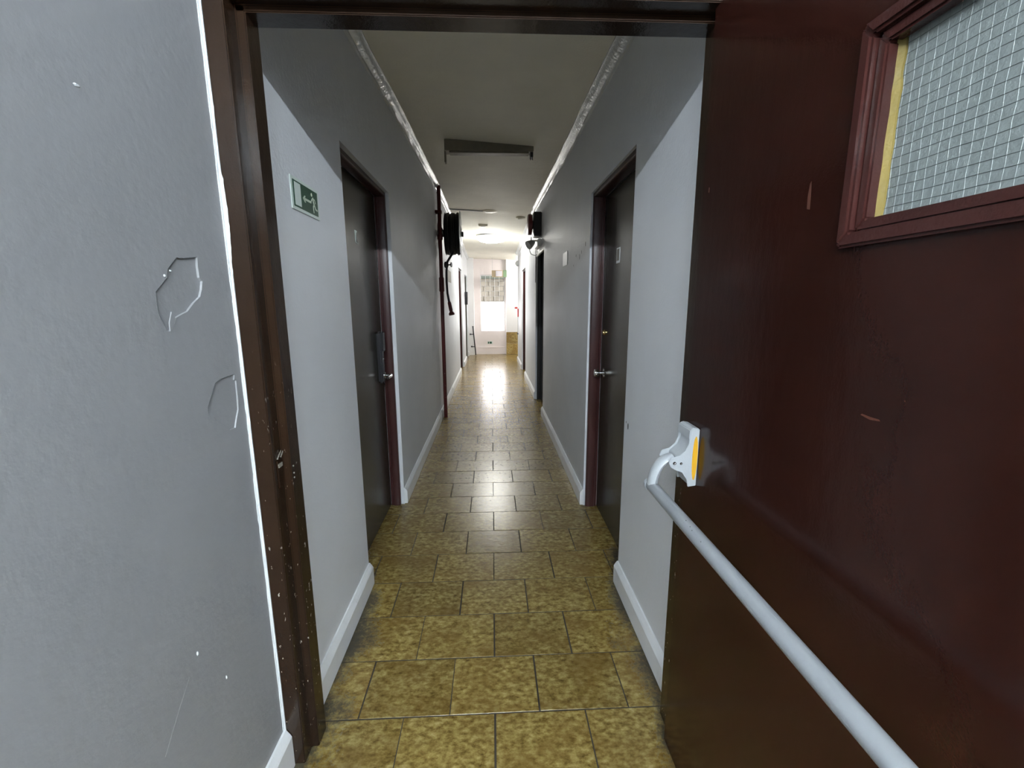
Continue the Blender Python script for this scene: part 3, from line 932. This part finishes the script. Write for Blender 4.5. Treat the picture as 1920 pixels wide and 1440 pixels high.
MB().tube([(-.43, HY - .10, HZ - .21), (-.46, HY - .12, HZ - .26), (-.50, HY - .12, HZ - .32), (-.515, HY - .11, HZ - .42), (-.518, HY - .1, HZ - .55), (-.512, HY - .10, HZ - .68), (-.495, HY - .10, HZ - .78)], .0135, 10).build('hose_tail', M['rubber'], hr, smooth=40)
vl = MB().lathe([(0, .016), (.02, .026), (.05, .026), (.07, .016)], (-.515, HY - .115, HZ - .32), (0, 0, -1), 14).build('valve', M['darksteel'], hr, smooth=35)
MB().lathe([(0, .008), (.045, .008), (.046, .028), (.056, .028)], (-.505, HY - .115, HZ - .355), (1, -.2, 0), 12).build('valve_wheel', M['darksteel'], vl, smooth=35)
MB().lathe([(0, .015), (.01, .020), (.10, .022), (.115, .018), (.135, .034), (.15, .036), (.16, .030)], (-.4955, HY - .10, HZ - .775), (.18, 0, -1), 16).build('nozzle', M['nozzle'], hr, smooth=35)

pl = tag(empty('instruction_plate'), 'small grey metal plate on the left wall behind the hose', 'plate')
box(-WX + .0004, -WX + .004, 4.92, 5.55, 1.63, 1.79).build('plate', M['greyplate'], pl)
for y in (4.95, 5.52):
    MB().lathe([(0, .008), (.002, .008), (.003, .003)], (-WX + .004, y, 1.71), (1, 0, 0), 10).build('screw', M['chrome'], pl)

# fire bell + emergency spotlight on the right wall
fb = tag(empty('fire_bell'), 'dark red fire bell on a black box high on the right wall', 'bell')
FY = 4.22
box(.506, WX - .0004, FY - .10, FY + .10, 2.105, 2.375).build('back_box', M['blackplastic'], fb, bevel=.006)
MB().tube([(.508, FY, 2.245), (.47, FY, 2.245)], .05, 18).build('neck', M['blackplastic'], fb, smooth=40)
MB().lathe([(0, .112), (.004, .118), (.040, .118), (.049, .104), (.053, .06), (.054, 0)], (.491, FY, 2.245), (-1, 0, 0), 40).build('gong', M['bellred'], fb, smooth=50)

em = tag(empty('emergency_light'), 'white emergency light with grey lamp head under the fire bell', 'emergency light')
box(.548, WX - .0004, FY - .12, FY + .22, 1.985, 2.075).build('case', M['white'], em, bevel=.008, smooth=40)
box(.500, .548, FY - .02, FY + .02, 2.055, 2.07).build('arm', M['white'], em)
hd = MB().lathe([(-.05, .022), (-.03, .034), (.03, .052), (.045, .054), (.047, .046), (.04, .02)], (.482, FY, 2.030), (-.55, -.25, -.35), 22).build('lamp_head', M['greyplastic'], em, smooth=35)
box(.478, .492, FY - .012, FY + .012, 2.05, 2.105).build('bracket_strip', M['white'], em)
MB().tube([(.475, FY, 2.0), (.468, FY + .02, 1.955), (.49, FY + .06, 1.915), (.54, FY + .12, 1.905), (.585, FY + .25, 1.93), (.597, FY + .40, 1.99), (.597, FY + .56, 2.02), (.597, FY + .58, 1.6)], .004, 8).build('cable', M['darksteel'], em, smooth=50)

# black box and far small things
bx_ = tag(empty('access_box'), 'black wall box beside the farthest left door', 'box')
box(-WX + .0004, -.535, 8.86, 8.98, 1.29, 1.575).build('case', M['blackplastic'], bx_, bevel=.006)
box(-.575, -.545, 8.855, 8.861, 1.45, 1.55).build('faceplate', M['darksteel'], bx_)

hrl = tag(empty('grab_rail'), 'dark slanting grab rail on two brackets at the far left corner', 'handrail')
pa, pc = Vector((-.478, 10.02, .73)), Vector((-.415, 10.02, .012))
MB().tube([pa, pc], .015, 12).build('rail', M['darksteel'], hrl, smooth=40)
MB().lathe([(0, .02), (.02, .02)], pa, (.06, 0, 1), 12).build('rail_cap', M['darksteel'], hrl)
for t_ in (.26, .70):
    p_ = pa.lerp(pc, t_)
    MB().tube([p_, (p_.x - .02, 10.05, p_.z - .002), (p_.x - .085, 10.10, p_.z - .006)], .011, 10).build('bracket', M['darksteel'], hrl, smooth=40)
    MB().lathe([(0, .022), (.004, .022)], (p_.x - .085 - .002, 10.119, p_.z - .006), (0, -1, 0), 12).build('rosette', M['darksteel'], hrl)

es = tag(empty('exit_sign'), 'tiny green and white exit sign low on the far wall under the window', 'sign')
box(-.117, .022, YEND - .004, YEND - .0004, .266, .338).build('backing', M['signwhite'], es)
box(-.105, -.075, YEND - .005, YEND - .004, .276, .328).build('green_field', M['green'], es)
box(-.06, -.005, YEND - .005, YEND - .004, .276, .328).build('green_field', M['green'], es)

hb = tag(empty('hanging_board'), 'small straw and white board hanging in front of the far window', 'board')
box(.015, .30, 9.975, 9.985, 1.955, 2.120).build('board', M['straw'], hb)
box(.115, .275, 9.972, 9.975, 1.975, 2.105).build('pale_print', M['cloth'], hb)
box(.30, .385, 9.970, 9.990, 1.955, 2.125).build('green_panel', M['olive'], hb)
for x in (.03, .37):
    zz = zc(x, 9.98)
    MB().tube([(x, 9.98, 2.118), (x, 9.98, zz + .002)], .0035, 6).build('hanger', M['greyplastic'], hb)

al = tag(empty('alarm_sounder'), 'grey round alarm sounder on the far end of the right wall', 'alarm')
MB().lathe([(0, .055), (.012, .062), (.045, .060), (.060, .045), (.066, 0)], (WX - .0004, 8.55, 2.165), (-1, 0, 0), 24).build('body', M['greyplastic'], al, smooth=40)
MB().lathe([(.060, .03), (.072, .028), (.073, 0)], (WX - .0004, 8.55, 2.165), (-1, 0, 0), 20).build('grille', M['darksteel'], al, smooth=40)

rl = tag(empty('alarm_lever'), 'red alarm lever with dangling cord at the far end of the right wall', 'alarm')
box(.575, WX - .0004, 8.62, 8.70, 1.02, 1.20).build('body', M['callred'], rl, bevel=.004)
box(.515, .578, 8.64, 8.68, 1.20, 1.235).build('handle', M['callred'], rl, bevel=.004)
MB().tube([(.585, 8.66, 1.02), (.586, 8.66, .9), (.583, 8.66, .66)], .005, 8).build('cord', M['greyplastic'], rl, smooth=40)
MB().lathe([(0, .006), (.01, .014), (.035, .014), (.04, .005)], (.583, 8.66, .665), (0, 0, -1), 12).build('cord_weight', M['darksteel'], rl, smooth=40)
